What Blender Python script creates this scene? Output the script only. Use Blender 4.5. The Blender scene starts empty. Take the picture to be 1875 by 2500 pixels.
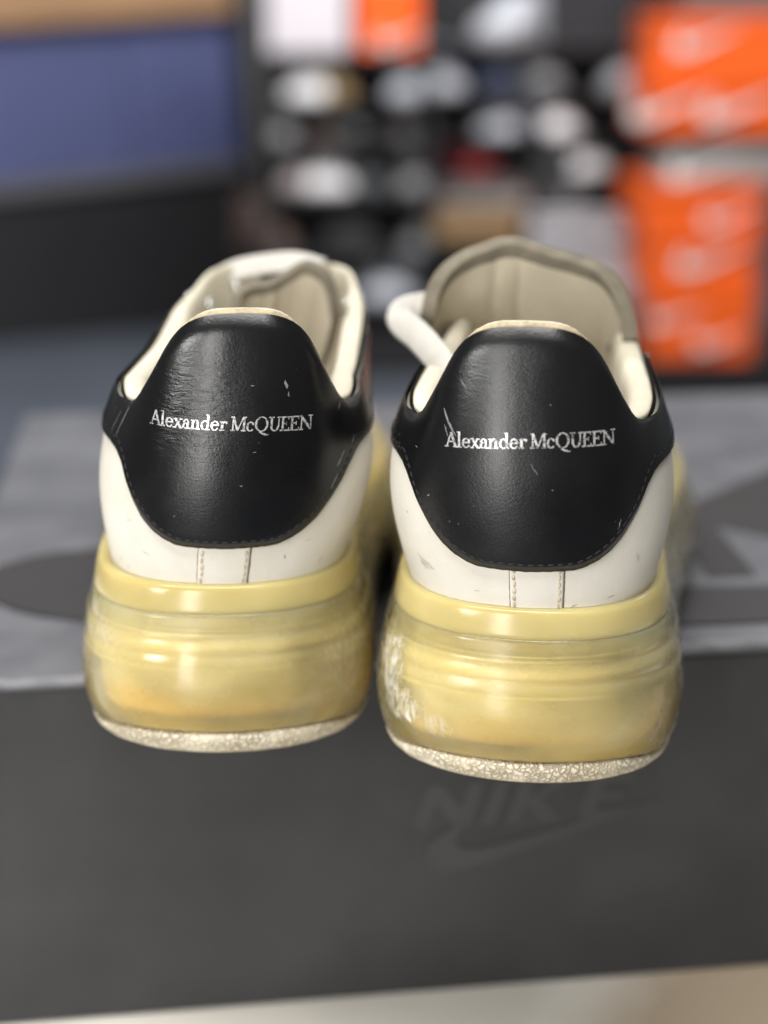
import bpy, bmesh, math, random
import numpy as np
from mathutils import Vector, Matrix

random.seed(7)
sc = bpy.context.scene
R = math.radians
H = 0.131                     # height of the shoe box lid above the bench top
EYE = H + 0.205               # camera height above the bench top
PITCH = 18.0

# ------------------------------------------------------------------ camera
cam_d = bpy.data.cameras.new("Camera")
cam = bpy.data.objects.new("Camera", cam_d)
sc.collection.objects.link(cam)
cam.location = (0, 0, EYE)
cam.rotation_euler = (R(90 - PITCH), 0, 0)
cam_d.sensor_fit = 'HORIZONTAL'
cam_d.sensor_width = 36
cam_d.lens = 72
cam_d.clip_start = 0.01
cam_d.clip_end = 60
cam_d.dof.use_dof = True
cam_d.dof.focus_distance = 0.407
cam_d.dof.aperture_fstop = 5.8
sc.camera = cam

# ------------------------------------------------------------------ world and lamps
w = bpy.data.worlds.new("World"); sc.world = w; w.use_nodes = True
bg = w.node_tree.nodes["Background"]
bg.inputs[0].default_value = (0.95, 0.97, 1.0, 1)
bg.inputs[1].default_value = 0.15

def area(name, loc, target, sx, sy, power, col=(1, .96, .9)):
    l = bpy.data.lights.new(name, 'AREA'); l.shape = 'RECTANGLE'
    l.size = sx; l.size_y = sy; l.energy = power; l.color = col
    o = bpy.data.objects.new(name, l); sc.collection.objects.link(o)
    o.location = loc
    o.rotation_euler = (Vector(target) - Vector(loc)).to_track_quat('-Z', 'Y').to_euler()
    return o
area("ceiling_strip_light", (-0.25, -0.15, 1.75), (-0.05, 0.45, H), 1.5, 0.22, 29, (1, .975, .94))
area("ceiling_strip_light", (0.15, 2.3, 2.1), (0.1, 2.9, 0), 3.2, 0.5, 130, (1, .98, .96))
area("heel_streak_light", (-0.50, -0.85, 0.34), (0, 0.4, 0.2), 0.26, 1.15, 13, (1, .985, .96))  # added tall lamp, shaped for the vertical streak on the heel panels
area("tab_highlight_light", (-1.15, -0.70, 0.72), (-.05, 0.4, 0.25), 0.40, 0.40, 13, (1, .99, .97))  # added lamp for the bright spot on the heel tabs

vs = sc.view_settings
vs.view_transform = 'Standard'; vs.look = 'None'; vs.gamma = 1; vs.exposure = 0.0
sc.cycles.use_denoising = True
sc.cycles.max_bounces = 10

# ------------------------------------------------------------------ helpers
def link(o, parent=None):
    sc.collection.objects.link(o)
    if parent is not None:
        o.parent = parent
    return o

def mesh_obj(name, verts, faces, mat, parent=None, smooth=True):
    me = bpy.data.meshes.new(name)
    me.from_pydata([tuple(map(float, v)) for v in verts], [], faces)
    me.validate(); me.update()
    if smooth:
        me.polygons.foreach_set("use_smooth", [True] * len(me.polygons))
    for m in (mat if isinstance(mat, (list, tuple)) else [mat]):
        me.materials.append(m)
    return link(bpy.data.objects.new(name, me), parent)

def empty(name, loc=(0, 0, 0), rz=0):
    o = bpy.data.objects.new(name, None); o.empty_display_size = 0.02
    o.location = loc; o.rotation_euler = (0, 0, rz)
    return link(o)

def tag(o, label=None, cat=None, group=None, kind=None):
    if label: o["label"] = label
    if cat: o["category"] = cat
    if group: o["group"] = group
    if kind: o["kind"] = kind
    return o

def fix_normals(o):
    bm = bmesh.new(); bm.from_mesh(o.data)
    bmesh.ops.recalc_face_normals(bm, faces=bm.faces)
    bm.to_mesh(o.data); bm.free()

def grid_faces(nu, nv, closed_u=False, off=0):
    f = []
    for i in range(nu if closed_u else nu - 1):
        i2 = (i + 1) % nu
        for j in range(nv - 1):
            f.append((off + i * nv + j, off + i2 * nv + j, off + i2 * nv + j + 1, off + i * nv + j + 1))
    return f

def box_obj(name, lo, hi, mat, parent=None, bevel=0.0, seg=2):
    bm = bmesh.new()
    bmesh.ops.create_cube(bm, size=1)
    for v in bm.verts:
        v.co = Vector([lo[k] + (v.co[k] + .5) * (hi[k] - lo[k]) for k in range(3)])
    if bevel:
        bmesh.ops.bevel(bm, geom=bm.edges[:], offset=bevel, segments=seg, profile=.5, affect='EDGES')
    me = bpy.data.meshes.new(name); bm.to_mesh(me); bm.free()
    me.materials.append(mat)
    return link(bpy.data.objects.new(name, me), parent)

def spline(xs, ys):
    """monotone cubic (PCHIP) interpolator"""
    xs = np.array(xs, float); ys = np.array(ys, float)
    h = np.diff(xs); d = np.diff(ys) / h
    m = np.zeros(len(xs)); m[0] = d[0]; m[-1] = d[-1]
    for k in range(1, len(xs) - 1):
        if d[k - 1] * d[k] > 0:
            w1 = 2 * h[k] + h[k - 1]; w2 = h[k] + 2 * h[k - 1]
            m[k] = (w1 + w2) / (w1 / d[k - 1] + w2 / d[k])
    def f(x):
        x = min(max(x, xs[0]), xs[-1])
        k = int(min(max(np.searchsorted(xs, x) - 1, 0), len(xs) - 2))
        t = (x - xs[k]) / h[k]
        return float((2*t**3 - 3*t*t + 1)*ys[k] + (t**3 - 2*t*t + t)*h[k]*m[k]
                     + (-2*t**3 + 3*t*t)*ys[k+1] + (t**3 - t*t)*h[k]*m[k+1])
    return f

def catmull(pts, n, mirror=False):
    """smooth open curve through the points, resampled at n equal arc steps"""
    P = np.array(pts, float); Q = []
    Pe = np.vstack([2*P[0]-P[1], P, 2*P[-1]-P[-2]])
    if mirror: Pe[0] = P[1] * [-1, 1]; Pe[-1] = P[-2] * [-1, 1]
    for i in range(len(P) - 1):
        p0, p1, p2, p3 = Pe[i:i+4]
        for t in np.linspace(0, 1, 24, endpoint=False):
            Q.append(.5*((2*p1) + (-p0+p2)*t + (2*p0-5*p1+4*p2-p3)*t*t + (-p0+3*p1-3*p2+p3)*t**3))
    Q.append(P[-1]); Q = np.array(Q)
    s = np.concatenate([[0], np.cumsum(np.linalg.norm(np.diff(Q, axis=0), axis=1))])
    t = np.linspace(0, s[-1], n)
    return np.stack([np.interp(t, s, Q[:, k]) for k in range(Q.shape[1])], 1)

# ------------------------------------------------------------------ materials
def mat(name, col, rough=.5, spec=.5, **kw):
    m = bpy.data.materials.new(name); m.use_nodes = True
    b = m.node_tree.nodes["Principled BSDF"]
    b.inputs["Base Color"].default_value = (*col, 1)
    b.inputs["Roughness"].default_value = rough
    b.inputs["Specular IOR Level"].default_value = spec
    for k, v in kw.items():
        b.inputs[k.replace("_", " ")].default_value = v
    return m, m.node_tree, b

def N(t, typ, **kw):
    n = t.nodes.new(typ)
    for k, v in kw.items():
        if k in n.inputs.keys():
            n.inputs[k].default_value = v
        else:
            setattr(n, k, v)
    return n

def coords(t, scale=(1, 1, 1), loc=(0, 0, 0), rot=(0, 0, 0)):
    c = N(t, "ShaderNodeTexCoord"); mp = N(t, "ShaderNodeMapping")
    mp.inputs["Scale"].default_value = scale; mp.inputs["Location"].default_value = loc
    mp.inputs["Rotation"].default_value = rot
    t.links.new(c.outputs["Object"], mp.inputs[0])
    return mp.outputs[0]

def noise(t, vec, scale, detail=4, rough=.55, dist=0):
    n = N(t, "ShaderNodeTexNoise"); n.inputs["Scale"].default_value = scale
    n.inputs["Detail"].default_value = detail; n.inputs["Roughness"].default_value = rough
    n.inputs["Distortion"].default_value = dist
    t.links.new(vec, n.inputs["Vector"])
    return n.outputs["Fac"]

def ramp(t, fac, stops):
    r = N(t, "ShaderNodeValToRGB")
    e = r.color_ramp.elements
    while len(e) < len(stops): e.new(.5)
    for k, (p, c) in enumerate(stops):
        e[k].position = p; e[k].color = c if len(c) == 4 else (*c, 1)
    t.links.new(fac, r.inputs[0])
    return r.outputs[0]

def mixc(t, fac, a, b, mode='MIX'):
    m = N(t, "ShaderNodeMix"); m.data_type = 'RGBA'; m.blend_type = mode
    for sock, v in ((m.inputs[0], fac), (m.inputs[6], a), (m.inputs[7], b)):
        if hasattr(v, "links"): t.links.new(v, sock)
        else: sock.default_value = v if not isinstance(v, tuple) else (*v, 1)[:4]
    return m.outputs[2]

def math_n(t, op, a, b=None):
    m = N(t, "ShaderNodeMath"); m.operation = op
    for k, v in enumerate((a, b)):
        if v is None: continue
        if hasattr(v, "links"): t.links.new(v, m.inputs[k])
        else: m.inputs[k].default_value = v
    return m.outputs[0]

def bump(t, b, height, strength=.3, dist=.001, chain=None):
    n = N(t, "ShaderNodeBump"); n.inputs["Strength"].default_value = strength
    n.inputs["Distance"].default_value = dist
    t.links.new(height, n.inputs["Height"])
    if chain is not None: t.links.new(chain, n.inputs["Normal"])
    t.links.new(n.outputs[0], b.inputs["Normal"])
    return n.outputs[0]

def blob_mask(t, vec, centre, radius, nscale, namp, lo=.0, hi=.35):
    """irregular patch round a point: 1 inside, 0 outside, noisy rim"""
    d = N(t, "ShaderNodeVectorMath"); d.operation = 'SUBTRACT'
    t.links.new(vec, d.inputs[0]); d.inputs[1].default_value = centre
    s = N(t, "ShaderNodeVectorMath"); s.operation = 'DIVIDE'
    t.links.new(d.outputs[0], s.inputs[0]); s.inputs[1].default_value = radius
    l = N(t, "ShaderNodeVectorMath"); l.operation = 'LENGTH'
    t.links.new(s.outputs[0], l.inputs[0])
    n = noise(t, vec, nscale, 6, .65)
    a = math_n(t, 'SUBTRACT', 1.0, l.outputs["Value"])
    a = math_n(t, 'ADD', a, math_n(t, 'MULTIPLY', math_n(t, 'SUBTRACT', n, .5), namp))
    return ramp(t, a, [(lo, (0, 0, 0)), (hi, (1, 1, 1))])

def white_leather(seed):
    m, t, b = mat("white_leather", (.8, .77, .71), .42, .45)
    v = coords(t, loc=(seed, 0, 0))
    dirt = ramp(t, noise(t, v, 55, 6, .65), [(.42, (0, 0, 0)), (.70, (1, 1, 1))])
    fine = ramp(t, noise(t, v, 420, 3, .6), [(.66, (0, 0, 0)), (.76, (1, 1, 1))])
    c = mixc(t, math_n(t, 'MULTIPLY', dirt, .38), (.70, .665, .59), (.54, .49, .40))
    c = mixc(t, math_n(t, 'MULTIPLY', fine, .22), c, (.36, .32, .26))
    t.links.new(c, b.inputs["Base Color"])
    b1 = bump(t, b, noise(t, v, 900, 3), .10, .0006)
    bump(t, b, noise(t, v, 90, 3), .18, .0012, b1)
    return m

def black_leather(seed, wrinkle_c, wr_amt):
    m, t, b = mat("black_leather", (.016, .016, .017), .36, .5)
    v = coords(t, loc=(seed, 0, 0)); vo = coords(t)
    # worn specks and rubbed edges
    vor = N(t, "ShaderNodeTexVoronoi"); vor.inputs["Scale"].default_value = 260
    t.links.new(v, vor.inputs["Vector"])
    speck = ramp(t, vor.outputs["Distance"], [(.045, (1, 1, 1)), (.09, (0, 0, 0))])
    patch = ramp(t, noise(t, v, 60, 3), [(.53, (0, 0, 0)), (.66, (1, 1, 1))])
    sp = math_n(t, 'MULTIPLY', speck, patch)
    tone = ramp(t, noise(t, v, 28, 4), [(.3, (.0025, .0026, .003)), (.75, (.006, .006, .0063))])
    c = mixc(t, math_n(t, 'MULTIPLY', sp, .6), tone, (.26, .25, .24))
    t.links.new(c, b.inputs["Base Color"])
    t.links.new(ramp(t, noise(t, v, 45, 5), [(.3, (.23, .23, .23)), (.75, (.35, .35, .35))]), b.inputs["Roughness"])
    # leather grain, long shallow creases running across
    g = bump(t, b, noise(t, v, 1500, 3, .6), .10, .0005)
    vw = coords(t, scale=(.9, .7, 3.4), loc=(seed, .3, 0))
    wr = noise(t, vw, 190, 4, .6, .6)
    mask = blob_mask(t, vo, wrinkle_c, (.036, .05, .020), 60, .7, 0, 1.0)
    wr2 = math_n(t, 'MULTIPLY', wr, mask)
    g2 = bump(t, b, wr2, wr_amt, .0011, g)
    bump(t, b, noise(t, v, 60, 2), .07, .0012, g2)
    return m

def simple(name, col, rough=.6, var=.12, scale=60, bs=.15, bscale=600, spec=.4):
    m, t, b = mat(name, col, rough, spec)
    v = coords(t)
    dark = tuple(c * (1 - var) for c in col); lite = tuple(min(1, c * (1 + var)) for c in col)
    t.links.new(ramp(t, noise(t, v, scale, 5), [(.3, dark), (.7, lite)]), b.inputs["Base Color"])
    bump(t, b, noise(t, v, bscale, 3), bs, .0008)
    return m

def rubber_base(name, trans):
    m, t, b = mat(name, (.80, .70, .36), .2, .5)
    b.inputs["Subsurface Weight"].default_value = 1.0
    b.inputs["Subsurface Radius"].default_value = (1.0, .8, .35)
    b.inputs["Subsurface Scale"].default_value = .009
    b.inputs["IOR"].default_value = 1.45
    return m, t, b

def rubber_yellow(seed, scuffs, amber):
    """clear aged rubber: part of the light passes straight through to the inner layer"""
    m, t, b = rubber_base("clear_yellow_rubber", .5)
    v = coords(t, loc=(seed, 0, 0)); vo = coords(t)
    vs_ = coords(t, scale=(1, 1, 1.4), loc=(seed, 0, 0))
    cloud = noise(t, vs_, 24, 3, .45, .1)
    c = ramp(t, cloud, [(.28, (.58, .49, .25)), (.48, (.71, .61, .31)), (.7, (.82, .735, .43))])
    for (ce, ra, amt) in amber:
        k = blob_mask(t, vo, ce, ra, 60, .7, 0, .8)
        c = mixc(t, math_n(t, 'MULTIPLY', k, amt), c, (.86, .58, .13))
    rough = ramp(t, noise(t, v, 60, 4), [(.3, (.10, .10, .10)), (.75, (.26, .26, .26))])
    clear = ramp(t, noise(t, vs_, 30, 3, .5, .2), [(.30, (.48, .48, .48)), (.72, (.76, .76, .76))])
    vst = coords(t, scale=(1.6, 1.6, .45), rot=(0, R(-32), 0), loc=(seed, 0, 0))
    mk = None
    for (ce, ra, amt) in scuffs:
        k = blob_mask(t, vo, ce, ra, 260, 1.5, .12, .42)
        st = ramp(t, noise(t, vst, 380, 6, .75, .8), [(.42, (.05, .05, .05)), (.64, (1, 1, 1))])
        k = math_n(t, 'MULTIPLY', math_n(t, 'MULTIPLY', k, st), amt)
        mk = k if mk is None else math_n(t, 'MAXIMUM', mk, k)
    mk = math_n(t, 'MINIMUM', mk, 1.0)
    c = mixc(t, mk, c, (.86, .84, .78))
    rough = mixc(t, mk, rough, (.65, .65, .65))
    clear = mixc(t, mk, clear, (0, 0, 0))
    b.inputs['Specular IOR Level'].default_value = .12
    t.links.new(c, b.inputs["Base Color"]); t.links.new(rough, b.inputs["Roughness"])
    b1 = bump(t, b, noise(t, vs_, 60, 2, .5), .10, .0012)
    bump(t, b, math_n(t, 'MULTIPLY', mk, noise(t, vst, 700, 4)), .7, .0012, b1)
    tr = N(t, "ShaderNodeBsdfTransparent"); tr.inputs[0].default_value = (.99, .92, .70, 1)
    mx = N(t, "ShaderNodeMixShader")
    t.links.new(clear, mx.inputs[0]); t.links.new(b.outputs[0], mx.inputs[1]); t.links.new(tr.outputs[0], mx.inputs[2])
    gl = N(t, "ShaderNodeBsdfGlossy"); t.links.new(ramp(t, noise(t, vs_, 75, 4), [(.38, (.10, .10, .10)), (.66, (.42, .42, .42))]), gl.inputs["Roughness"])
    fr = N(t, "ShaderNodeFresnel"); fr.inputs["IOR"].default_value = 1.42
    if b.inputs["Normal"].links:
        src = b.inputs["Normal"].links[0].from_socket
        t.links.new(src, gl.inputs["Normal"]); t.links.new(src, fr.inputs["Normal"])
    m2 = N(t, "ShaderNodeMixShader")
    t.links.new(math_n(t, 'MULTIPLY', fr.outputs[0], math_n(t, 'SUBTRACT', 1.0, mk)), m2.inputs[0])
    t.links.new(mx.outputs[0], m2.inputs[1]); t.links.new(gl.outputs[0], m2.inputs[2])
    t.links.new(m2.outputs[0], t.nodes["Material Output"].inputs["Surface"])
    return m

def rubber_rim(seed):
    m, t, b = rubber_base("milky_yellow_rubber", 0)
    v = coords(t, scale=(1, 1, 1.6), loc=(seed, 2, 0))
    c = ramp(t, noise(t, v, 30, 3, .5, .3), [(.3, (.48, .395, .165)), (.7, (.60, .51, .245))])
    t.links.new(c, b.inputs["Base Color"])
    t.links.new(ramp(t, noise(t, v, 60, 4), [(.3, (.14, .14, .14)), (.75, (.3, .3, .3))]), b.inputs["Roughness"])
    bump(t, b, noise(t, v, 60, 2, .5), .08, .001)
    return m

def core_mat(seed, amber):
    m, t, b = mat("cloudy_rubber_core", (.7, .6, .3), .35, .5)
    vs_ = coords(t, scale=(1, 1, 1.3), loc=(seed, 5, 0)); vo = coords(t)
    c = ramp(t, noise(t, vs_, 42, 4, .5, .2), [(.25, (.42, .38, .24)), (.45, (.66, .57, .30)), (.62, (.77, .68, .37)), (.8, (.90, .84, .56))])
    for (ce, ra, amt) in amber:
        k = blob_mask(t, vo, ce, ra, 60, .7, 0, .8)
        c = mixc(t, math_n(t, 'MULTIPLY', k, amt), c, (.90, .56, .08))
    fl = ramp(t, noise(t, coords(t, scale=(1, 1, 4), loc=(seed, 1, 0)), 150, 4, .7), [(.66, (0, 0, 0)), (.73, (1, 1, 1))])
    c = mixc(t, math_n(t, 'MULTIPLY', fl, .5), c, (.95, .92, .72))
    t.links.new(c, b.inputs["Base Color"])
    bump(t, b, noise(t, vs_, 110, 4), .4, .002)
    return m

def outsole_mat(seed):
    m, t, b = mat("cracked_white_rubber", (.75, .72, .62), .75, .3)
    v = coords(t, loc=(seed, 0, 0))
    vor = N(t, "ShaderNodeTexVoronoi"); vor.feature = 'DISTANCE_TO_EDGE'; vor.inputs["Scale"].default_value = 560
    dv = N(t, "ShaderNodeVectorMath"); dv.operation = 'MULTIPLY_ADD'
    nn = N(t, "ShaderNodeTexNoise"); nn.inputs["Scale"].default_value = 380; nn.inputs["Detail"].default_value = 4; t.links.new(v, nn.inputs["Vector"])
    t.links.new(nn.outputs["Color"], dv.inputs[0]); dv.inputs[1].default_value = (.0042,)*3; t.links.new(v, dv.inputs[2])
    t.links.new(dv.outputs[0], vor.inputs["Vector"])
    crack = ramp(t, vor.outputs["Distance"], [(.02, (1, 1, 1)), (.20, (0, 0, 0))])
    wear = ramp(t, noise(t, v, 75, 4), [(.30, (0, 0, 0)), (.52, (1, 1, 1))])
    k = math_n(t, 'MULTIPLY', crack, wear)
    tone = ramp(t, noise(t, v, 60, 4), [(.35, (.84, .77, .62)), (.75, (.70, .61, .44))])
    c = mixc(t, math_n(t, 'MULTIPLY', k, .75), tone, (.34, .275, .17))
    t.links.new(c, b.inputs["Base Color"])
    bump(t, b, math_n(t, 'SUBTRACT', 1.0, k), .7, .0008)
    return m

M_band = simple("milky_inner_rubber", (.82, .74, .44), .4, .14, 40, .15, 150)
M_ledge = simple("pale_inner_ledge", (1.0, .92, .55), .25, .12, 90, .2, 200)
M_lining = simple("cream_lining", (.68, .63, .50), .85, .10, 70, .25, 1400)
M_binding = simple("raw_beige_edge", (.50, .42, .27), .9, .25, 500, .25, 1800)
M_tongue_in = simple("tan_tongue_lining", (.56, .50, .385), .8, .10, 45, .2, 1200)
M_tongue_edge = simple("taupe_tongue_edge", (.20, .175, .13), .85, .2, 150, .3, 1200)
M_lace = simple("white_lace_cotton", (.60, .58, .53), .9, .05, 200, .5, 1600)
M_insole = simple("brown_insole", (.30, .25, .18), .8, .15, 60)
M_thread_b = simple("black_thread", (.014, .014, .015), .6, .2, 900, spec=.25)
M_thread_w = simple("dirty_cream_thread", (.50, .43, .32), .8, .3, 700)
M_groove = simple("dark_seam_gap", (.16, .12, .08), .9, .2, 700)
M_eyelet, _, be = mat("silver_eyelet_metal", (.72, .74, .75), .25); be.inputs["Metallic"].default_value = 1
M_smudge = simple("brown_smudge", (.40, .35, .27), .7, .3, 900, .2, 2000)
M_scuff = simple("pale_scuff", (.20, .19, .185), .6, .35, 700, .3, 2500)

def foil():
    m, t, b = mat("silver_foil", (.74, .73, .71), .33)
    b.inputs["Metallic"].default_value = .55
    v = coords(t)
    worn = ramp(t, noise(t, v, 1300, 4, .7), [(.47, (.70, .69, .675)), (.63, (.09, .088, .085))])
    t.links.new(worn, b.inputs["Base Color"])
    return m
M_foil = foil()

# ------------------------------------------------------------------ shoe geometry (metres, heel at y=0, toe towards +y, standing on z=0)
mm = .001
NH = 150                                   # samples along half of the outline
half = catmull([(0, 9), (10, 10), (19.5, 13.2), (27.5, 20), (32.8, 30), (35.2, 43), (36, 60), (36.5, 90),
                (39, 125), (44, 160), (49, 195), (50.5, 225), (47, 258), (37, 285), (21, 303), (8, 309), (0, 310)], NH, True)
full = np.vstack([half[::-1] * [-1, 1], half[1:]])       # toe - left side - heel back - right side - toe
full = full[:-1]                                          # closed ring, toe point once
NF = len(full)
tan = np.roll(full, -1, 0) - np.roll(full, 1, 0)
tan /= np.linalg.norm(tan, axis=1)[:, None]
nor = np.stack([tan[:, 1], -tan[:, 0]], 1)                # outward
IC = NH - 1                                               # heel-back index
ds = np.linalg.norm(np.diff(half[:2], axis=0))            # arc step of the half outline (mm)

rim_z = spline([0, 60, 130, 200, 260, 310], [54, 52, 44.5, 38, 36, 38])
z_top_heel = spline([0, 7, 12, 15.5, 19, 22.5, 26, 29.2, 32.5, 36, 42, 80], [129, 128.6, 127.3, 125.2, 121.4, 116, 110.2, 105.6, 102.8, 101.6, 101.2, 101.5])

def shoe(side, px, py, yaw, lean, p):
    """side: -1 left shoe, +1 right shoe"""
    root = empty("sneaker", (px, py, H + .0005), yaw)
    seed = p["seed"]
    W = white_leather(seed); BL = black_leather(seed, p["wrinkle"], p["wr_amt"]); Y = rubber_yellow(seed, p["scuffs"], p["amber"]); O = outsole_mat(seed)

    def bulge_back(y, a=22):
        return math.exp(-(y / a) ** 2)
    # ---------------- outsole and midsole
    def zbound(q): return 4.2 + 6.3 * bulge_back(max(q[1] - 9, 0), 15)
    def zbot(q):   return 0.0 + 1.8 * bulge_back(max(q[1] - 9, 0), 12) + 9 * max(0, (q[1] - 255) / 55) ** 2
    def ring_pt(i, o, z):
        q = full[i] + nor[i] * o
        return (q[0] * mm, q[1] * mm, z * mm)
    # (share of the height between boundary and rim, sideways offset)
    prof = [(0.0, 6.4), (.035, 7.5), (.12, 8.9), (.24, 9.7), (.36, 9.6), (.46, 8.9), (.545, 8.3), (.56, 7.75), (.575, 7.8),
            (.62, 7.5), (.665, 6.7), (.68, 6.0), (.695, 6.05), (.74, 5.5), (.785, 5.1), (.808, 4.75), (.82, 4.0), (.825, 3.0), (.825, -2.0)]
    V, F = [], []
    for i in range(NF):
        zb, zr = zbound(full[i]) + 9 * max(0, (full[i][1] - 255) / 55) ** 2, rim_z(full[i][1])
        wob = .35 * math.sin(i * .31 + seed) + .25 * math.sin(i * .83)
        for (t_, o) in prof:
            fo = 1 + .12 * min(1, max(0, (full[i][1] - 120) / 80))
            V.append(ring_pt(i, o * fo + wob * .25 * (t_ > .05) * (t_ < .7), zb + (zr - zb) * t_))
    nv = len(prof)
    F = grid_faces(NF, nv, True)
    F.append([i * nv for i in range(NF)][::-1]); F.append([i * nv + nv - 1 for i in range(NF)])
    mid = mesh_obj("midsole", V, F, Y, root); fix_normals(mid)
    # milky rim moulded round the top of the sole
    rprof = [(.808, -2.5), (.806, 4.0), (.814, 4.35), (.84, 4.4), (.87, 4.2), (.92, 3.7), (.96, 3.2), (.985, 2.75), (1.0, 1.8), (1.0, -2.5)]
    V = []
    for i in range(NF):
        zb, zr = zbound(full[i]) + 9 * max(0, (full[i][1] - 255) / 55) ** 2, rim_z(full[i][1])
        fo = 1 + .12 * min(1, max(0, (full[i][1] - 120) / 80))
        for (t_, o) in rprof:
            V.append(ring_pt(i, o * fo, zb + (zr - zb) * t_))
    nr = len(rprof); F2 = grid_faces(NF, nr, True)
    F2.append([i * nr for i in range(NF)][::-1]); F2.append([i * nr + nr - 1 for i in range(NF)])
    rim = mesh_obj("sole_rim", V, F2, p["rim"], root); fix_normals(rim)
    V = []
    oprof = [(1.0, 5.0), (1.0, 6.7), (.93, 7.1), (.6, 6.3), (.28, 4.5), (.08, 2.1), (0, 0), (0, -6)]
    for i in range(NF):
        zb, z0 = zbound(full[i]) - .15 + 9 * max(0, (full[i][1] - 255) / 55) ** 2, zbot(full[i])
        for (t_, o) in oprof:
            V.append(ring_pt(i, o, z0 + (zb - z0) * t_))
    nv = len(oprof)
    F = grid_faces(NF, nv, True)
    F.append([i * nv for i in range(NF)]); F.append([i * nv + nv - 1 for i in range(NF)][::-1])
    o = mesh_obj("outsole", V, F, O, root); fix_normals(o)
    # cloudy inner core and moulded ledges seen through the clear rubber
    def ring_obj(name, pr, m_, label=None):
        V = []
        for i in range(NF):
            zb, zr = zbound(full[i]), rim_z(full[i][1])
            for (t_, of) in pr:
                V.append(ring_pt(i, of + .25 * math.sin(i * .21 + seed), zb + (zr - zb) * (t_ + .006 * math.sin(i * .13 + seed))))
        n_ = len(pr); F = grid_faces(NF, n_, True)
        F.append([i * n_ for i in range(NF)][::-1]); F.append([i * n_ + n_ - 1 for i in range(NF)])
        o = mesh_obj(name, V, F, m_, root); fix_normals(o)
        if label: o["label"] = label
    ring_obj("inner_core", [(.05, 1.0), (.12, 3.4), (.24, 4.4), (.38, 4.0), (.46, 2.6), (.66, 1.5), (.67, -.5), (.80, -2.5)], p["core"], "cloudy inner layer seen through the clear rubber")
    ring_obj("inner_band", [(.462, 3.0), (.458, 6.3), (.475, 7.2), (.52, 6.9), (.60, 5.6), (.645, 4.9), (.65, 2.5)], M_band, "milky band moulded inside the clear sole")
    ring_obj("inner_ledge", [(.662, 2.0), (.660, 4.9), (.668, 5.25), (.680, 5.1), (.686, 4.4), (.684, 2.0)], M_ledge)
    ring_obj("inner_ledge", [(.438, 3.0), (.436, 7.2), (.442, 7.5), (.450, 7.3), (.452, 3.0)], M_ledge)

    # ---------------- upper: from the sole rim to the topline, u along the outline
    n_arc = [abs(i - IC) * ds for i in range(NF)]
    top_side = spline([0, 45, 75, 100, 118, 130, 150, 180, 200, 235, 275, 310], p["top_z"])
    top_x = spline([0, 45, 80, 105, 120, 135, 155, 176, 188], p['top_x'])
    top_xl = spline([0, 45, 80, 105, 120, 135, 155, 176, 188], p.get('top_xl', p['top_x']))
    kk = spline([0, 90, 130, 180], [0, 0, .45, 1])
    def B_(i):
        q = full[i]; return np.array([q[0] * .985, q[1], rim_z(q[1]) - 1.5])
    def T_(i):
        q = full[i]; s = n_arc[i]; y = q[1]
        zt = z_top_heel(s) if s < 48 else top_side(y)
        if 38 < s < 58:
            a = (s - 38) / 20; a = a * a * (3 - 2 * a); zt = z_top_heel(s) * (1 - a) + top_side(y) * a
        xt = q[0] * ((top_x(y) if q[0] > 0 else top_xl(y)) if y < 188 else 0)
        yt = y
        if y > 250: yt = 250 + (y - 250) * .45
        if s < 60:                                  # heel tab leans slightly in, its edges follow the ankle
            f = 1 - s / 60
            yt = y + 1.6 * f
        return np.array([xt, yt, zt])
    def bul(i):
        y = full[i][1]
        return 4.6 * math.exp(-((y - 9) / 26) ** 2) + 4.6 * (1 - math.exp(-((y - 9) / 26) ** 2)) * max(0, 1 - y / 170)
    LN = lean
    def P(i, v, off=0.0):
        b, t = B_(i), T_(i); k = kk(full[i][1])
        h = (1 - k) * v + k * (1 - math.cos(math.pi * v / 2)); g = (1 - k) * v + k * math.sin(math.pi * v / 2)
        q = np.array([b[0] + (t[0] - b[0]) * h, b[1] + (t[1] - b[1]) * h, b[2] + (t[2] - b[2]) * g])
        sh = math.sin(math.pi * min(1, v * .98 + .02)) ** .9 if v < .999 else 0
        sk = math.sin(math.pi * v ** 1.6) * 3.5 * (1 - math.exp(-((full[i][1] - 9) / 22) ** 2)) * max(0, 1 - full[i][1] / 110)
        q[:2] += nor[i] * (bul(i) * sh + sk)
        if v > .945 and n_arc[i] < 45: q[:2] -= nor[i] * 2.0 * ((v - .945) / .055) ** 2 * min(1, (45 - n_arc[i]) / 20)
        q[0] += p['up_dx'] * max(0, 1 - full[i][1] / 120) * (.2 + .8 * min(1, v * 1.5))
        q[0] += LN * (q[2] - 45) * max(0, 1 - full[i][1] / 200) + p['throat_dx'] * v * max(0, math.sin(math.pi * min(1, max(0, (full[i][1] - 50) / 160))))
        return q
    KV = 121
    TV = np.linspace(0, 1, KV)
    TP = np.array([[P(i, v) for v in TV] for i in range(NF)])
    d1 = np.roll(TP, -1, 0) - np.roll(TP, 1, 0); d2 = np.gradient(TP, axis=1)
    TN = np.cross(d1, d2); TN /= np.linalg.norm(TN, axis=2)[:, :, None] + 1e-12
    flip = (TN[:, :, 0] * nor[:, None, 0] + TN[:, :, 1] * nor[:, None, 1] + TN[:, :, 2] * .3) < 0
    TN[flip] *= -1
    def samp(T, i, v):
        k = v * (KV - 1); k0 = min(int(k), KV - 2); a = k - k0
        return T[i % NF, k0] * (1 - a) + T[i % NF, k0 + 1] * a
    def Pn(i, v): return samp(TN, i, v)
    def v_of_z(i, z): return float(np.interp(z, TP[i % NF, :, 2], TV))
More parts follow.
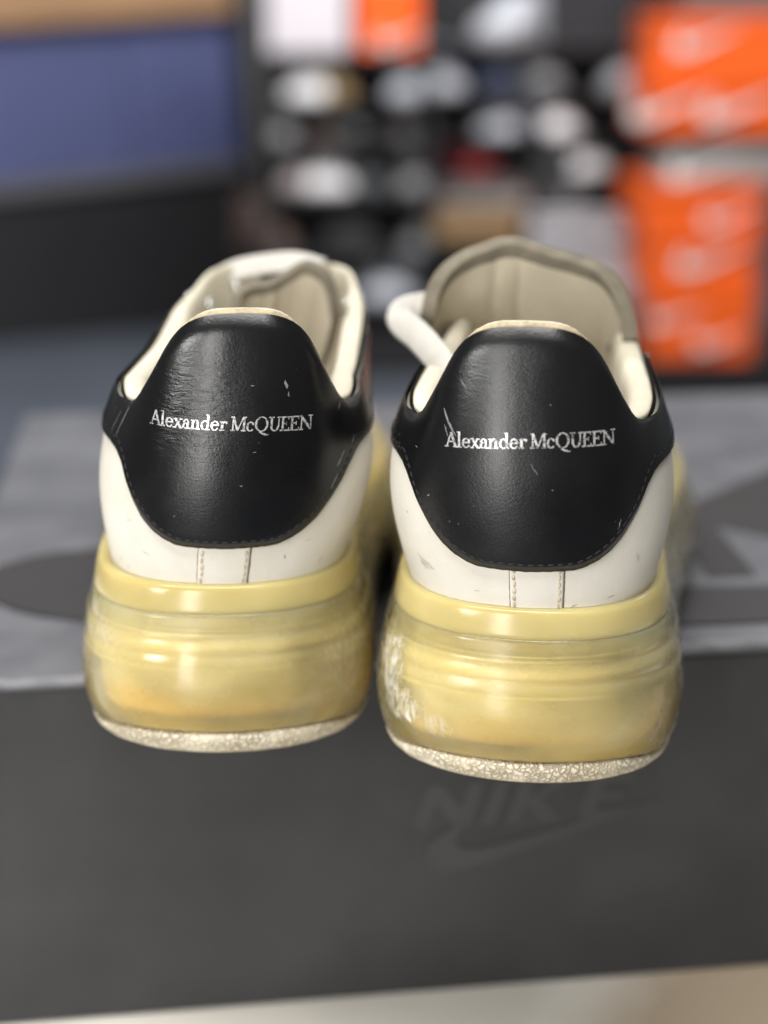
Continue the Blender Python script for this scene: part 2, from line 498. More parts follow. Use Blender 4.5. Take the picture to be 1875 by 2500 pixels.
    def Pf(fi, v, off):
        """surface point at fractional outline index"""
        i0 = int(math.floor(fi)); a = fi - i0
        return (samp(TP, i0, v) + samp(TN, i0, v) * off) * (1 - a) + (samp(TP, i0 + 1, v) + samp(TN, i0 + 1, v) * off) * a
    def vz(fi, z):
        i0 = int(math.floor(fi)); a = fi - i0
        return v_of_z(i0, z) * (1 - a) + v_of_z(i0 + 1, z) * a
    def on_surf(s, z, off):
        """s: signed arc from the heel seam in mm (+ right), z in mm"""
        fi = IC + s / ds
        return Pf(fi, vz(fi, z), off) * mm

    nv = 26
    V = [P(i, j / (nv - 1)) * mm for i in range(NF) for j in range(nv)]
    up = mesh_obj("upper", V, grid_faces(NF, nv, True), W, root); fix_normals(up)

    # ---------------- lining: padded collar rolled over the topline and down inside
    idx = [i for i in range(NF) if full[i][1] < p['throat_end']]
    V = []; npf = None
    for i in idx:
        t = T_(i); n2 = nor[i]; y = full[i][1]; s = n_arc[i]
        tp = P(i, 1.0)
        wsc = min(1, .42 + s / 45)                         # thin at the heel tab, thick at the sides
        th = (7.6 * wsc if y < 100 else 7.6 - 4.6 * min(1, (y - 100) / 25))
        pts = [(-.18, -.9), (-.15, .2), (-.2, .6), (-.34, 1.0), (-.6, 1.1), (-.85, .6), (-1.0, -.8), (-1.08, -4), (-1.05, -10), (-.95, -22)]
        ring = []
        for (a, dz) in pts:
            q = tp.copy(); q[:2] += n2 * a * th; q[2] += dz * (.6 + .4 * wsc); ring.append(q)
        last = ring[-1]
        for f in (.4, .75, 1):
            bpt = B_(i); q = last * (1 - f) + np.array([bpt[0] * .86, bpt[1] + (6 if s < 40 else 0), bpt[2] + 1]) * f
            ring.append(q)
        npf = len(ring); V += [q * mm for q in ring]
    o = mesh_obj("collar_lining", V, grid_faces(len(idx), npf), M_lining, root)
    # raw beige edge between leather and lining along the heel tab
    V = []; tb = [i for i in range(NF) if n_arc[i] < 36]
    for i in tb:
        tp = P(i, 1.0)
        tf = min(1, (37 - n_arc[i]) / 9)
        for (a, dz) in [(1.1, -1.3), (1.15, -.5), (1.0, .25), (.5, .75), (-.5, .9), (-1.3, .3)]:
            q = tp.copy(); q[:2] += nor[i] * a * tf; q[2] += dz * tf - .5 * (1 - tf) + .22 * math.sin(i * 2.3 + seed) * random.random(); V.append(q * mm)
    mesh_obj("edge_binding", V, grid_faces(len(tb), 6), M_binding, root)
    # insole
    ring = [(full[i][0] * .86 * mm, (full[i][1] * .965 + 6) * mm, (rim_z(full[i][1]) + 4) * mm) for i in range(NF)]
    o = mesh_obj("insole", ring, [list(range(NF))], M_insole, root, False)

    # ---------------- black heel counter wrapping to the sides
    low_s = spline([0, 12, 17, 22, 27, 31, 35, 40, 48, 58, 72, 88, 101, 110],
                   [64.8, 65.4, 67.4, 71.8, 79.6, 86.2, 89.2, 90.4, 90.9, 91.2, 92, 95.5, 102, 108])
    ext = 108.0
    cols = np.linspace(-ext, ext, 217); nvp = 34; V = []
    lowpts = []
    for s in cols:
        fi = IC + s / ds; ii = int(round(fi)) % NF
        zl = low_s(abs(s)) + .06 * math.sin(s * 2.1 + seed); zt = P(ii, 1)[2]
        vl = vz(fi, min(zl, zt - .6))
        for j in range(nvp):
            a = j / (nvp - 1)
            vt = 1 - .010 * min(1, max(0, (40 - abs(s)) / 6))
            v = vl + (vt - vl) * max(0, (j - 1) / (nvp - 2))
            off = 1.35 if j > 1 else (0.0 if j == 0 else 1.0)
            if j >= nvp - 2: off = 1.1
            V.append(Pf(fi, v, off) * mm)
    pan = mesh_obj("heel_counter", V, grid_faces(len(cols), nvp), BL, root); fix_normals(pan)
    pan["label"] = "black leather heel panel with silver lettering"
    # stitches along the lower edge of the counter
    V, F = [], []
    def dash(p0, p1, up_, w_, h_):
        d = np.array(p1) - np.array(p0); L = np.linalg.norm(d); d /= L
        up_ = np.array(up_) / np.linalg.norm(up_); sd = np.cross(d, up_); k = len(V)
        for a, sc_ in ((0, .35), (.25, 1), (.75, 1), (1, .35)):
            c = np.array(p0) + d * L * a
            V.extend([c - sd * w_ * sc_, c + up_ * h_ * sc_, c + sd * w_ * sc_])
        for r in range(3):
            b0 = k + r * 3
            F.extend([(b0, b0 + 3, b0 + 4, b0 + 1), (b0 + 1, b0 + 4, b0 + 5, b0 + 2)])
    path = []
    for s in np.arange(-100, 100.1, .25):
        path.append(on_surf(s, low_s(abs(s)) + 2.1 + 1.2 * min(1, max(0, (abs(s) - 12) / 10)) * (abs(s) < 36), 1.32))
    path = np.array(path); L = np.concatenate([[0], np.cumsum(np.linalg.norm(np.diff(path, axis=0), axis=1))])
    tt = np.arange(0, L[-1] - .003, .0026)
    for t0 in tt:
        a = [np.interp(t0, L, path[:, k]) for k in range(3)]; b2 = [np.interp(t0 + .0019, L, path[:, k]) for k in range(3)]
        c = np.array([0, .03, .09]) ; u_ = np.array(a) - np.array([a[0] * .0, .05, a[2]]); u_[2] = 0
        dash(a, b2, u_, .00032, .00042)
    st = mesh_obj("stitching", V, F, M_thread_b, pan); st["kind"] = "stuff"
    # ---------------- lettering
    V, F = [], []
    cells, cw, chh = TEXT
    sxm = p["text_w"] / cw
    cache = {}
    def tp_(a, b_):
        if (a, b_) not in cache:
            x = (a - cw / 2) * sxm + p["text_s"]; zz = p["text_z"] + b_ * sxm * 1.10 + p["text_slope"] * x + p["text_curve"] * x * x
            cache[(a, b_)] = len(V); V.append(on_surf(x, zz, 1.42))
        return cache[(a, b_)]
    for (a, b_) in cells:
        F.append((tp_(a, b_), tp_(a + 1, b_), tp_(a + 1, b_ + 1), tp_(a, b_ + 1)))
    tx = mesh_obj("lettering", V, F, M_foil, pan)
    tx["label"] = "worn silver foil lettering across the heel"
    # ---------------- scratches on the black leather
    V, F = [], []
    for (s0, z0, s1, z1, wd) in p["scratches"]:
        if min(z0 - low_s(abs(s0)), z1 - low_s(abs(s1))) < 1.5: continue
        n = 7; k = len(V)
        for a in np.linspace(0, 1, n):
            s = s0 + (s1 - s0) * a + random.uniform(-.12, .12); z = z0 + (z1 - z0) * a + random.uniform(-.12, .12)
            dx, dz = (s1 - s0), (z1 - z0); l = math.hypot(dx, dz) + 1e-6
            w2 = .62 * wd * (math.sin(math.pi * (a * .9 + .05)) + .1) * random.uniform(.5, 1.2) / 2
            V.append(on_surf(s - dz / l * w2, z + dx / l * w2, 1.41)); V.append(on_surf(s + dz / l * w2, z - dx / l * w2, 1.41))
        F += [(k + 2*r, k + 2*r + 1, k + 2*r + 3, k + 2*r + 2) for r in range(n - 1)]
    if V:
        o = mesh_obj("scratch_marks", V, F, M_scuff, pan); o["kind"] = "stuff"

    V, F = [], []
    for (s0, z0, s1, z1, wd) in p["white_marks"]:
        n = 6; k = len(V); dx, dz = (s1 - s0), (z1 - z0); l = math.hypot(dx, dz) + 1e-6
        for a in np.linspace(0, 1, n):
            w2 = wd * (math.sin(math.pi * (a * .9 + .05)) + .1) * random.uniform(.4, 1.1) / 2
            s_ = s0 + dx * a + random.uniform(-.15, .15); z_2 = z0 + dz * a + random.uniform(-.1, .1)
            V.append(on_surf(s_ - dz / l * w2, z_2 + dx / l * w2, .05)); V.append(on_surf(s_ + dz / l * w2, z_2 - dx / l * w2, .05))
        F += [(k + 2*r, k + 2*r + 1, k + 2*r + 3, k + 2*r + 2) for r in range(n - 1)]
    o = mesh_obj("scuff_marks", V, F, M_smudge, up); o["kind"] = "stuff"
    # ---------------- back strip with its two seams
    V = []
    zs = np.linspace(47.4, 66, 24); ss = [-6.9, -6.75, -6.3] + list(np.linspace(-5.5, 5.5, 9)) + [6.3, 6.75, 6.9]
    for s in ss:
        for z in zs:
            V.append(on_surf(s + p["strip_s"], z, .05 if abs(s) > 6.8 else (.34 if abs(s) > 6.6 else .42)))
    bs = mesh_obj("back_strip", V, grid_faces(len(ss), len(zs)), W, root)
    for sg in (-1, 1):
        V, F = [], []
        ws = 7.1 if sg > 0 else 7.0
        wd = .42 if sg > 0 else .24
        for z in zs:
            j = random.uniform(-.06, .06)
            V += [on_surf(sg * ws + p["strip_s"] - wd * .5 + j, z, .06), on_surf(sg * ws + p["strip_s"] + wd * .5 + j, z, .06)]
        F = [(2*r, 2*r + 1, 2*r + 3, 2*r + 2) for r in range(len(zs) - 1)]
        mesh_obj("seam", V, F, M_groove, bs)
        V, F = [], []
        z = 47.6
        while z < 64:
            a = on_surf(sg * 5.75 + p["strip_s"] + random.uniform(-.12, .12), z, .40); b2 = on_surf(sg * 5.75 + p["strip_s"] + random.uniform(-.25, .25), z + 1.75, .40)
            dash(a, b2, (0, -1, 0), random.uniform(.00038, .00058), .00045); z += random.uniform(1.9, 2.2)
        o = mesh_obj("seam_stitching", V, F, M_thread_w, bs); o["kind"] = "stuff"

    # ---------------- tongue
    tg = p["tongue"]
    na, nb = 41, 30; V = []
    for ia in range(na):
        a = -1 + 2 * ia / (na - 1)
        top = tg["top"](a)
        for ib in range(nb):
            b_ = ib / (nb - 1)
            hw = tg["hw"](b_)
            tw = 1 - tg["corner"] * max(0, abs(a) - .6) ** 2 * 0
            x = tg["cx"](b_) + a * hw * tw
            z = tg["z0"] + (top - tg["z0"]) * b_
            y = tg["y"](b_) - tg["wrap"] * (abs(a) ** 2) * (.3 + .7 * b_) + tg["ripple"] * (math.sin(a * 7 + 1.3) * b_ * (1 - b_) * 2 + .55 * math.exp(-((a + .42 - .25 * (b_ - .6)) / .05) ** 2) + .45 * math.exp(-((a + .16 - .2 * (b_ - .6)) / .045) ** 2) + .4 * math.exp(-((a - .72) / .06) ** 2)) * (1 if b_ < .85 else max(0, (1 - b_) / .15))
            V.append(np.array([x, y, z]) * mm)
    o = mesh_obj("tongue", V, grid_faces(na, nb), [W, M_tongue_in, M_tongue_edge], root)
    fix_normals(o)
    for f_ in o.data.polygons:
        vi = min(f_.vertices); ia_, ib_ = vi // nb, vi % nb
        if ib_ >= nb - 3: f_.material_index = 2  # taupe on the top rows paints in the shading along the rim
    sm = o.modifiers.new("thick", 'SOLIDIFY'); sm.thickness = tg.get('thick', .0062); sm.offset = tg.get("soff", -1)
    sm.material_offset = 1; sm.material_offset_rim = 2
    bv = o.modifiers.new("soft", 'BEVEL'); bv.width = .0022; bv.segments = 3; bv.limit_method = 'ANGLE'; bv.angle_limit = R(50)

    # ---------------- eyelets on the inner side of the eyestays
    def eyelet(i, inner):
        if inner:
            th_ = 7.6 if full[i][1] < 100 else 7.6 - 4.6 * min(1, (full[i][1] - 100) / 25)
            c = P(i, 1.0); c[:2] -= nor[i] * th_ * 1.06; c[2] -= 8; n = np.array([-nor[i][0], -nor[i][1], .1]); off = .3
        else:
            c = P(i, .88); n = Pn(i, .88); off = .3
        bm = bmesh.new()
        rr, tr = .0030, .0009; seg = 18
        ringv = []
        for a in range(seg):
            for k in range(6):
                A = 2 * math.pi * a / seg; Bk = 2 * math.pi * k / 6
                ringv.append(bm.verts.new(((rr + tr * math.cos(Bk)) * math.cos(A), (rr + tr * math.cos(Bk)) * math.sin(A), tr * math.sin(Bk))))
        for a in range(seg):
            for k in range(6):
                bm.faces.new((ringv[a*6+k], ringv[((a+1) % seg)*6+k], ringv[((a+1) % seg)*6+(k+1) % 6], ringv[a*6+(k+1) % 6]))
        me = bpy.data.meshes.new("eyelet"); bm.to_mesh(me); bm.free(); me.materials.append(M_eyelet)
        me.polygons.foreach_set("use_smooth", [True] * len(me.polygons))
        ob = link(bpy.data.objects.new("eyelet", me), root)
        q = (c + n * off) * mm
        ob.location = Vector(q); ob.rotation_euler = Vector(n).to_track_quat('Z', 'Y').to_euler()
    for sgn in (-1, 1):
        for yy in (122, 137, 152, 167):
            i = min(range(NF), key=lambda k_: abs(full[k_][1] - yy) + (1000 if full[k_][0] * sgn < 0 else 0))
            eyelet(i, False)
            if yy + 8 < p['throat_end']: eyelet(i, True)
    # ---------------- laces: flat cotton ribbons
    def ribbon(name, ctr, wid, upv, th=.0012):
        C = catmull(np.array(ctr) * mm, 60); V, F = [], []
        for k in range(60):
            t_ = C[min(k + 1, 59)] - C[max(k - 1, 0)]; t_ /= np.linalg.norm(t_)
            u_ = np.array(upv(k / 59)); u_ = u_ - t_ * np.dot(u_, t_); u_ /= np.linalg.norm(u_)
            sd = np.cross(t_, u_)
            for (a, h_) in ((-1, 0), (-.8, .5), (0, .62), (.8, .5), (1, 0), (.8, -.5), (0, -.62), (-.8, -.5)):
                V.append(C[k] + sd * a * wid * mm / 2 + u_ * h_ * th)
        F = []
        for k in range(59):
            for j in range(8):
                F.append((k*8+j, k*8+(j+1) % 8, (k+1)*8+(j+1) % 8, (k+1)*8+j))
        F.append(tuple(range(8))[::-1]); F.append(tuple(59*8 + j for j in range(8)))
        o_ = mesh_obj(name, V, F, M_lace, root); fix_normals(o_)
        return o_
    for (ctr, wid, upv) in p["laces"]:
        ribbon("lace", ctr, wid, upv)
    return root

# ------------------------------------------------------------------ serif lettering, drawn as filled cells
def build_text():
    """cells of a bookish serif line; cap height 1.0 unit = 34 cells"""
    U = 34.0
    shapes = []
    def rect(x0, y0, x1, y1): shapes.append(lambda x, y: x0 <= x <= x1 and y0 <= y <= y1)
    def line(x0, y0, x1, y1, w_):
        dx, dy = x1 - x0, y1 - y0; L = math.hypot(dx, dy)
        def f(x, y):
            t = ((x - x0) * dx + (y - y0) * dy) / (L * L)
            return 0 <= t <= 1 and abs((x - x0) * dy - (y - y0) * dx) / L <= w_ / 2
        shapes.append(f)
    def oval(cx, cy, rx, ry, tx_, ty, a0=0, a1=360):
        def f(x, y):
            dx, dy = x - cx, y - cy
            if (dx / rx) ** 2 + (dy / ry) ** 2 > 1: return False
            if (dx / (rx - tx_)) ** 2 + (dy / (ry - ty)) ** 2 < 1: return False
            a = math.degrees(math.atan2(dy, dx)) % 360
            return a0 <= a <= a1 if a0 < a1 else (a >= a0 or a <= a1)
        shapes.append(f)
    def disc(cx, cy, r_): shapes.append(lambda x, y: (x - cx) ** 2 + (y - cy) ** 2 <= r_ * r_)
    th, tn, sf, xh = .15, .075, .075, .66
    def ser(x, y, w_=.34, up_=True): rect(x - w_/2, y if up_ else y - sf, x + w_/2, y + sf if up_ else y)
    def A(x):
        line(x + .12, 0, x + .40, 1.0, tn + .02); line(x + .40, 1.0, x + .74, 0, th); rect(x + .22, .33, x + .60, .33 + tn)
        ser(x + .12, 0, .28); ser(x + .74, 0, .34); return .86
    def l(x):
        rect(x + .10, 0, x + .10 + th, 1.06); ser(x + .175, 0, .34); rect(x + .0, .99, x + .2, 1.06); return .36
    def e(x):
        oval(x + .29, xh/2, .29, xh/2 + .01, .13, .075, 25, 325); rect(x + .08, .33, x + .56, .40)
        oval(x + .29, xh/2, .29, xh/2 + .01, .11, .075, 0, 60); return .62
    def xx(x):
        line(x + .07, xh, x + .52, 0, th); line(x + .50, xh, x + .09, 0, tn + .01)
        ser(x + .09, 0, .26); ser(x + .52, 0, .28); ser(x + .09, xh, .28, False); ser(x + .49, xh, .24, False); return .64
    def a(x):
        rect(x + .34, .06, x + .34 + th - .01, .48); oval(x + .27, .45, .22, .22, .13, .075, 0, 165); oval(x + .24, .2, .22, .21, .13, .075, 20, 340)
        disc(x + .11, .47, .075); rect(x + .36, 0, x + .58, sf); return .60
    def n(x):
        rect(x + .09, 0, x + .09 + th, xh); rect(x + .44, 0, x + .44 + th, .42); oval(x + .365, .42, .225, .25, .15, .085, 0, 150)
        ser(x + .165, 0, .32); ser(x + .515, 0, .30); rect(x, xh - .06, x + .2, xh); return .71
    def d(x):
        rect(x + .42, 0, x + .42 + th, 1.06); oval(x + .30, xh/2, .29, xh/2 + .01, .13, .075); rect(x + .34, .99, x + .5, 1.06); rect(x + .5, 0, x + .66, sf); return .70
    def r(x):
        rect(x + .09, 0, x + .09 + th, xh); ser(x + .165, 0, .34); rect(x, xh - .06, x + .2, xh); oval(x + .36, .40, .2, .26, .1, .10, 45, 150); disc(x + .47, .56, .085); return .56
    def Mm(x):
        rect(x + .12, 0, x + .12 + tn, 1.0); line(x + .16, 1.0, x + .50, .03, th); line(x + .50, .03, x + .86, 1.0, tn)
        rect(x + .84, 0, x + .84 + th, 1.0); ser(x + .155, 0, .30); ser(x + .915, 0, .36); rect(x, 1 - sf, x + .22, 1.0); rect(x + .82, 1 - sf, x + 1.08, 1.0); return 1.10
    def c(x):
        oval(x + .29, xh/2, .29, xh/2 + .01, .14, .075, 42, 315); disc(x + .46, .52, .08); return .58
    def Q(x):
        oval(x + .47, .5, .46, .52, .15, .07); line(x + .36, -.04, x + .55, -.13, .11); line(x + .52, -.13, x + .80, -.23, .13); oval(x + .88, -.13, .16, .16, .08, .08, 200, 330); return .94
    def Uu(x):
        rect(x + .13, .36, x + .13 + th, 1.0); rect(x + .66, .36, x + .66 + tn, 1.0); oval(x + .435, .36, .305, .375, .145, .09, 180, 360)
        rect(x, 1 - sf, x + .40, 1.0); rect(x + .56, 1 - sf, x + .86, 1.0); return .82
    def E(x):
        rect(x + .12, 0, x + .12 + th, 1.0); rect(x, 0, x + .66, sf); rect(x, 1 - sf, x + .63, 1.0); rect(x + .2, .47, x + .48, .47 + tn)
        rect(x + .60, 0, x + .66, .24); rect(x + .57, .78, x + .63, 1.0); rect(x + .44, .38, x + .49, .64); return .66
    def Nn(x):
        rect(x + .13, 0, x + .13 + tn, 1.0); line(x + .12, .98, x + .78, .04, th); rect(x + .76, 0, x + .76 + tn, 1.0)
        ser(x + .165, 0, .30); rect(x, 1 - sf, x + .24, 1.0); rect(x + .64, 1 - sf, x + .94, 1.0); return .94
    x = 0.0
    for g, kern in ((A, -.07), (l, 0), (e, -.01), (xx, -.02), (a, 0), (n, 0), (d, 0), (e, 0), (r, .20), (Mm, -.02), (c, .0), (Q, -.0), (Uu, -.02), (E, 0), (E, 0), (Nn, 0)):
        n0 = len(shapes); wdt = g(x); 
        x += wdt + kern
    W_ = x
    bbs = int(W_ * U) + 2
    cells = []
    for ia in range(-2, bbs):
        for ib in range(-14, 38):
            cx_, cy_ = (ia + .5) / U, (ib + .5) / U
            if any(f(cx_, cy_) for f in shapes): cells.append((ia, ib))
    return cells, bbs, U
TEXT = build_text()

# ================================================================== the setting
M_floor = simple("dark_slate_floor", (.068, .080, .10), .45, .15, 3, .05, 40)
def bench_mat():
    m, t, b = mat("cream_bench_top", (.72, .67, .58), .45, .4)
    v = coords(t)
    k = blob_mask(t, v, (.155, -.02, .45), (.10, .12, 1), 14, .4, 0, .35)  # brown patch painted in for a soft shadow on the top
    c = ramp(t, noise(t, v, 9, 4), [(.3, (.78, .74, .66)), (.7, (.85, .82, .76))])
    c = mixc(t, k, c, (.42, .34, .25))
    t.links.new(c, b.inputs["Base Color"])
    return m
FLOOR_Z = -.45
fl = mesh_obj("floor", [(-6, -3, FLOOR_Z), (6, -3, FLOOR_Z), (6, 9, FLOOR_Z), (-6, 9, FLOOR_Z)], [(0, 1, 2, 3)], M_floor, None, False)
tag(fl, kind="structure")
bench = empty("bench", (0, .45, FLOOR_Z))
tag(bench, "cream topped bench under the black shoe box", "bench")
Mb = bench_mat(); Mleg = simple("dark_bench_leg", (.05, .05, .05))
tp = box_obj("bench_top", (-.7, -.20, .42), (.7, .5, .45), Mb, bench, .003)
tp.location = (0, 0, 0)
for x in (-.64, .60):
    for y in (-.17, .42):
        box_obj("leg", (x, y, 0), (x + .04, y + .04, .4195), Mleg, bench, .002)

# ------------------------------------------------------------------ shoe box
def box_front_mat():
    m, t, b = mat("black_box_card", (.05, .049, .048), .5, .45)
    v = coords(t)
    c = ramp(t, noise(t, v, 14, 4, .6), [(.3, (.022, .0222, .0236)), (.75, (.040, .0403, .0422))])
    t.links.new(c, b.inputs["Base Color"])
    t.links.new(ramp(t, noise(t, v, 20, 3), [(.3, (.42, .42, .42)), (.7, (.56, .56, .56))]), b.inputs["Roughness"])
    bump(t, b, noise(t, v, 25, 3), .08, .002)
    return m
def lid_mat():
    m, t, b = mat("satin_grey_lid", (.20, .205, .22), .35, .6)
    v = coords(t)
    c = ramp(t, noise(t, v, 16, 4), [(.3, (.085, .089, .104)), (.7, (.135, .14, .158))])
    t.links.new(c, b.inputs["Base Color"])
    t.links.new(ramp(t, noise(t, v, 30, 5, .6), [(.3, (.26, .26, .26)), (.7, (.46, .46, .46))]), b.inputs["Roughness"])
    bump(t, b, noise(t, v, 26, 5, .6), .22, .002)
    return m
M_card = box_front_mat(); M_lid = lid_mat()
M_print = simple("dark_gloss_print", (.028, .026, .028), .35, .1, 20, .05, 60)
M_print2 = simple("grey_gloss_print", (.042, .042, .0435), .42, .1, 20, .05, 60)
M_edge = simple("worn_highlight_lid_edge", (.19, .19, .205), .5, .3, 60, .2, 200)
BYAW = R(7.4)
BW, BD = .52, .35
bx_ = empty("shoe_box", (-.146, .452, 0), BYAW)      # front left corner region is the origin
tag(bx_, "large black cardboard shoe box with printed grey lid under both sneakers", "box")
# body: front-left at local (0,0)
def panel(name, lo, hi, m, bev=.0012): return box_obj(name, lo, hi, m, bx_, bev)
panel("front_panel", (0, 0, .0005), (BW, .003, H - .004), M_card)
panel("back_panel", (0, BD - .003, .0005), (BW, BD, H - .004), M_card)
panel("side_panel", (0, .0032, .0005), (.003, BD - .0032, H - .004), M_card)
panel("side_panel", (BW - .003, .0032, .0005), (BW, BD - .0032, H - .004), M_card)
panel("base_panel", (.0032, .0032, .001), (BW - .0032, BD - .0032, .004), M_card)
lid = panel("lid", (-.0015, -.0015, H - .0038), (BW + .0015, BD + .0015, H), M_lid, .0016)
# worn front edge of the lid, its highlight painted in as a pale strip
V = []; nE = 120
for k in range(nE + 1):
    x = BW * k / nE
    j = .0006 * math.sin(k * 1.7) + .0006 * math.sin(k * .63) + random.uniform(-.0007, .0009)
    V += [(x, -.00185, H - .0016 + j * .3), (x, -.0012, H + .0001), (x, .0009 + j, H + .00028)]
mesh_obj("worn_highlight_edge", V, grid_faces(nE + 1, 3), M_edge, lid)

def poly_obj(name, pts2, to3, m, parent, z=0):
    bm = bmesh.new()
    vs_ = [bm.verts.new(to3(x, y)) for x, y in pts2]
    f = bm.faces.new(vs_); f.normal_update()
    bmesh.ops.triangulate(bm, faces=[f])
    me = bpy.data.meshes.new(name); bm.to_mesh(me); bm.free(); me.materials.append(m)
    return link(bpy.data.objects.new(name, me), parent)
SW = []   # curved tick outline, unit width, belly left, tip right
low = catmull([(0.02, .16), (.03, .05), (.10, .0), (.20, .01), (.36, .065), (.62, .19), (1.0, .40)], 40)
upc = catmull([(1.0, .40), (.6, .255), (.34, .165), (.21, .135), (.155, .16), (.15, .22), (.19, .33)], 34)
lft = catmull([(.19, .33), (.10, .26), (.05, .21), (.02, .16)], 12)
SW = [tuple(q) for q in low[:-1]] + [tuple(q) for q in upc[:-1]] + [tuple(q) for q in lft[:-1]]
def glyph(ch, t=.24, s=.22):
    k = t / .24
    G = {"N": [(0, 0), (t, 0), (t, .55), (.86 - t, 0), (.86, 0), (.86, 1), (.86 - t, 1), (.86 - t, .45), (t, 1), (0, 1)],
         "I": [(0, 0), (t, 0), (t, 1), (0, 1)],
         "K": [(0, 0), (t, 0), (t, .40), (.88 - .32 * k, 0), (.88, 0), (.44, .52), (.84, 1), (.84 - .30 * k, 1), (t, .62), (t, 1), (0, 1)],
         "E": [(0, 0), (.66, 0), (.66, .2 * k), (t, .2 * k), (t, .41), (.58, .41), (.58, .41 + .19 * k), (t, .41 + .19 * k), (t, 1 - .2 * k), (.66, 1 - .2 * k), (.66, 1), (0, 1)]}[ch]
    return [(x + s * y, y) for x, y in G]
ADV = {"N": 1.0, "I": .38, "K": 1.08, "E": .75}
# lid print: large capitals, curved tick in front, its tail drawn for a dark reflection
def lidpt(x, y): return (x, y, H + .0004)
x0 = .108; hgt = .15; y0 = .062; sx_ = .125
for ch in "NIKE":
    g = glyph(ch, .15, .08)
    poly_obj("printed_letter", [(x0 + gx * sx_ , y0 + gy * hgt) for gx, gy in g], lidpt, M_print, lid)
    x0 += ADV[ch] * sx_
belly = [tuple(q) for q in catmull([(.004, .088), (.02, .062), (.05, .046), (.10, .034), (.20, .020), (.34, .014), (.51, .020)], 50)] \
      + [tuple(q) for q in catmull([(.51, .048), (.34, .047), (.20, .062), (.13, .082), (.088, .118), (.07, .140), (.05, .125), (.03, .122), (.010, .108), (.004, .088)], 50)[:-1]]
poly_obj("printed_tick", belly, lambda x, y: (x, y, H + .0008), M_print, lid)  # belly is print, the long tail is a dark reflection drawn in
# front print, faint
def frpt(x, y): return (x, -.0004, y)
fx = .157; fz = .067
for ch in "NIKE":
    g = glyph(ch)
    poly_obj("printed_letter", [(fx + gx * .0237, fz + gy * .017) for gx, gy in g], frpt, M_print2, bpy.data.objects["front_panel"])
    fx += ADV[ch] * .0237
poly_obj("printed_tick", [(.160 + x * .087, .050 + y * .060) for x, y in SW], lambda x, y: (x, -.0006, y), M_print2, bpy.data.objects["front_panel"])

# ================================================================== the sneakers
lat = lambda t: (0, 0, 1)
left = shoe(-1, -.0457, .3915, R(2.0), .058, dict(
    seed=1.7, wrinkle=(-.010, .005, .107), wr_amt=.34, up_dx=4.0,
    core=core_mat(1.7, [((0, 0, .010), (.06, .06, .015), .7), ((-.022, 0, .013), (.022, .05, .012), .75), ((.042, .02, .018), (.008, .05, .014), .8), ((.016, 0, .010), (.03, .05, .007), .5), ((-.042, .02, .022), (.006, .05, .02), .5)]), rim=rubber_rim(1.7),
    scuffs=[((.036, .006, .030), (.009, .03, .011), .34), ((.038, .012, .021), (.006, .02, .009), .34), ((-.034, .008, .036), (.006, .02, .005), .3)],
    amber=[((0, 0, .008), (.06, .06, .013), .5), ((-.022, 0, .013), (.022, .05, .012), .75), ((.042, .02, .018), (.008, .05, .014), .8), ((.016, 0, .010), (.03, .05, .007), .5), ((-.042, .02, .022), (.006, .05, .02), .5)],
    top_z=[102, 102.5, 104.5, 109.5, 115.5, 121, 121.5, 108, 97, 80, 62, 54], top_x=[1, .97, .94, .92, .84, .66, 0, 0, 0], top_xl=[1, .97, .90, .81, .62, .36, 0, 0, 0], throat_dx=8.0, throat_end=147,
    text_w=40.4, text_s=-1.5, text_z=98.4, text_slope=-.03, text_curve=-.0002, strip_s=-.4,
    scratches=[(-31, 104, -35.5, 92, .5), (-34, 101, -38, 91, .4), (-36.5, 99, -39, 92, .35), (-30.5, 107, -33, 99, .25),
               (11.5, 111.5, 12.1, 109.2, 1.1), (12.4, 108.4, 12.6, 107, .6), (24, 113, 25.5, 109, 1.2), (27, 101, 28.5, 103, .6),
               (26, 86, 28, 90, .9), (28, 82, 30, 86, .7), (25, 80, 26.5, 84, .7), (29, 77, 31, 80, .9), (24, 76, 26, 79, .6), (31, 90, 33, 93, .6),
               (27.5, 71, 29, 75, .8), (4.5, 92.5, 5.3, 92.6, .4), (2, 83.5, 2.9, 83.3, .4), (3, 110.5, 3.9, 110.2, .4), (-14, 74, -13.4, 74.5, .4)],
    white_marks=[(16, 61.5, 16.6, 60, .5), (21, 65, 23, 65.4, .25), (-29, 70, -26.5, 70.6, .22), (-24, 62, -21, 61, .3), (-12, 53.5, -10, 53.3, .3), (27, 57, 29, 58, .3), (-33, 58, -32.5, 56.5, .35), (9, 52.6, 12, 52.5, .35)],
    tongue=dict(z0=72, y=spline([0, .5, .8, 1], [150, 132, 122, 117]), hw=spline([0, .5, 1], [16, 18, 18.5]), cx=spline([0, .5, 1], [6, 13, 17]),
                top=spline([-1, -.9, -.7, -.3, .05, .4, .75, .93, 1], [110, 117, 119.5, 120.5, 124, 127, 124.5, 118, 109]), wrap=5, ripple=1.2, corner=0, thick=.0030),
    laces=[([(-8, 136, 116.5), (0, 137, 120.5), (9, 137, 122.3), (20, 134.5, 123.5), (29, 130, 122)], 8, lambda t: (0, -.8, .6)),
           ([(-12, 158, 108), (-2, 160, 115), (12, 160, 116), (24, 158, 108)], 9, lambda t: (0, .4, 1)),
           ([(-16, 172, 103), (-4, 174, 109), (10, 174, 109), (22, 172, 103)], 9, lambda t: (0, .4, 1))]))
left["label"] = "left sneaker with black heel panel, creased leather and low slumped tongue"
left["category"] = "sneaker"; left["group"] = "pair of sneakers on the black box"
